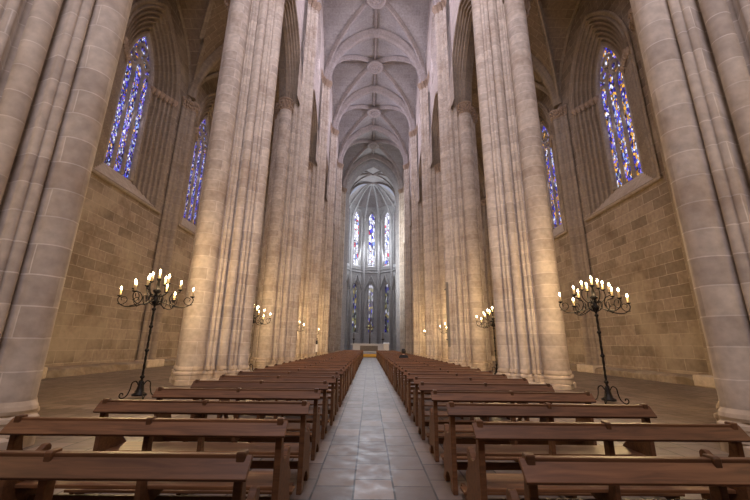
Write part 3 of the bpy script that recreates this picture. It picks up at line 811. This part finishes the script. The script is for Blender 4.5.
# ------------------------------------------------------------------ seated person
def skin_mesh(name,verts,edges,radii,mat,parent,root=0,sub=2):
    me=bpy.data.meshes.new(name); me.from_pydata(verts,edges,[]); o=bpy.data.objects.new(name,me); C.objects.link(o)
    m=o.modifiers.new('Skin','SKIN'); m.use_smooth_shade=True
    if not me.skin_vertices: me.skin_vertices.new()
    for i,r in enumerate(radii):
        me.skin_vertices[0].data[i].radius=(r,r) if not isinstance(r,tuple) else r
    me.skin_vertices[0].data[root].use_root=True
    s=o.modifiers.new('Sub','SUBSURF'); s.levels=s.render_levels=sub
    me.materials.append(mat)
    if parent: o.parent=parent
    return o
prow=min(range(len(rowsY)),key=lambda i:abs(rowsY[i]-17.0)); py=rowsY[prow]
per=thing('person','person with dark hair in black clothes seated among the right pews','person',(1.42,py+.17,0))
V=[];E=[];Rr=[]
def nv(p,r,par=None):
    V.append(p); Rr.append(r); i=len(V)-1
    if par is not None: E.append((par,i))
    return i
pel=nv((0,0,.43),.12); sp=nv((0,-.02,.60),.115,pel); chst=nv((0,-.02,.76),.095,sp); nk=nv((0,.0,.93),.05,chst); hd0=nv((0,.015,.98),.05,nk); hd=nv((0,.02,1.05),.085,hd0); hd2=nv((0,.02,1.12),.07,hd)
for s in (-1,1):
    shd=nv((s*.12,-.01,.78),.035,chst); el=nv((s*.19,.06,.60),.035,shd); wr=nv((s*.10,.20,.50),.026,el); hn=nv((s*.07,.25,.485),.030,wr)
    for q in range(4): 
        f1=nv((s*(.04+.018*q),.295,.478-.002*q),.009,hn); nv((s*(.035+.017*q),.325-.004*abs(q-1.5),.462),.008,f1)
    th=nv((s*.045,.25,.51),.010,hn); nv((s*.03,.28,.512),.009,th)
    hip=nv((s*.09,.06,.41),.08,pel); kn_=nv((s*.11,.31,.40),.055,hip); an=nv((s*.11,.30,.08),.036,kn_); nv((s*.115,.39,.035),.032,an)
body=skin_mesh('body',V,E,Rr,M['skin'],per)
V=[];E=[];Rr=[]
pel=nv((0,-.0,.45),.15); sp=nv((0,-.02,.60),.15,pel); ch=nv((0,-.02,.78),.165,sp); nv((0,-.005,.93),.095,ch)
for s in (-1,1):
    shd=nv((s*.155,-.02,.835),.10,ch); el=nv((s*.20,.06,.60),.066,shd); nv((s*.11,.20,.505),.048,el)
    hip=nv((s*.09,.06,.43),.105,pel); kn_=nv((s*.11,.31,.41),.078,hip); nv((s*.11,.30,.11),.058,kn_)
skin_mesh('black_clothing',V,E,Rr,M['black'],per)
m1=MB(); m1.lathe([(.0,.13),(.05,.12),(.085,.08),(.104,.02),(.105,-.03),(.10,-.07),(.07,-.10)],(0,.0,1.08),16); m1.build('hair',M['hair'],per)
m1=MB()
for s in (-1,1): m1.lathe([(0,-.012),(.012,0),(0,.012)],(s*.03,.105,1.07),8)
m1.lathe([(0,-.02),(.016,-.01),(.009,.02),(0,.03)],(0,.115,1.04),8); m1.build('face_features',M['skin'],per)

# ------------------------------------------------------------------ light
def area(name,loc,direction,sx,sy,e,col):
    l=bpy.data.lights.new(name,'AREA'); l.shape='RECTANGLE'; l.size=sx; l.size_y=sy; l.energy=e; l.color=col
    o=bpy.data.objects.new(name,l); C.objects.link(o); o.location=loc
    o.rotation_euler=Vector(direction).to_track_quat('-Z','Y').to_euler(); return o
COOL=(.82,.77,1.0)
area('west_window_light',(0,-6.7,22),(0,1,.0),9,13,5200,(.93,.85,.99))
for si in (-1,1):
    for k in range(1,len(PYS)-2):
        yc=(PYS[k]+PYS[k+1])/2
        area('clerestory_light',(si*(NW+.45),yc,28.2),(-si,0,-.2),1.6,4.6,600,COOL).data.spread=2.3
    for yc in WCY:
        area('aisle_window_light',(si*(WX+.7),yc,14),(-si,0,-.25),1.8,6,80,(.92,.85,1.0))
area('transept_light',(-12.3,53.6,17),(17,4.3,-1),3,14,1500,(.95,.97,1)).data.spread=1.2
area('transept_light',(12.3,53.6,18),(-1,.12,-.2),6,16,900,(.9,.92,1))
for q in (-1,0,1):
    a=q*PI/5
    area('apse_light',(math.sin(a)*4.5,CY+math.cos(a)*4.5,23),(-math.sin(a),-math.cos(a),-.2),1.6,10,800,(.86,.91,1))
w=bpy.data.worlds.new('World'); bpy.context.scene.world=w; w.use_nodes=True
w.node_tree.nodes['Background'].inputs['Color'].default_value=(.7,.72,.9,1); w.node_tree.nodes['Background'].inputs['Strength'].default_value=.5

# ------------------------------------------------------------------ camera
cam=bpy.data.cameras.new('Camera'); co=bpy.data.objects.new('Camera',cam); C.objects.link(co)
F_=354.2
def ray(px,py): return Vector((px-375,py-250,F_)).normalized()
Fv=ray(369,345); U=ray(392,-1085); U=(U-Fv*U.dot(Fv)).normalized(); Rv=Fv.cross(U)
if Rv.x<0: Rv=-Rv
Mw=Matrix((Rv,Fv,U))
right=Mw@Vector((1,0,0)); up=Mw@Vector((0,-1,0)); back=Mw@Vector((0,0,-1))
co.matrix_world=Matrix(((right.x,up.x,back.x,-.2),(right.y,up.y,back.y,0),(right.z,up.z,back.z,1.35),(0,0,0,1)))
cam.sensor_width=36; cam.lens=F_/750*36; cam.clip_start=.05; cam.clip_end=300
sc=bpy.context.scene; sc.camera=co
sc.view_settings.view_transform='Standard'; sc.view_settings.look='None'; sc.view_settings.gamma=1; sc.view_settings.use_curve_mapping=False
sc.view_settings.exposure=0.0
sc.cycles.max_bounces=8; sc.cycles.diffuse_bounces=3; sc.cycles.use_denoising=True
sc.cycles.sample_clamp_indirect=6
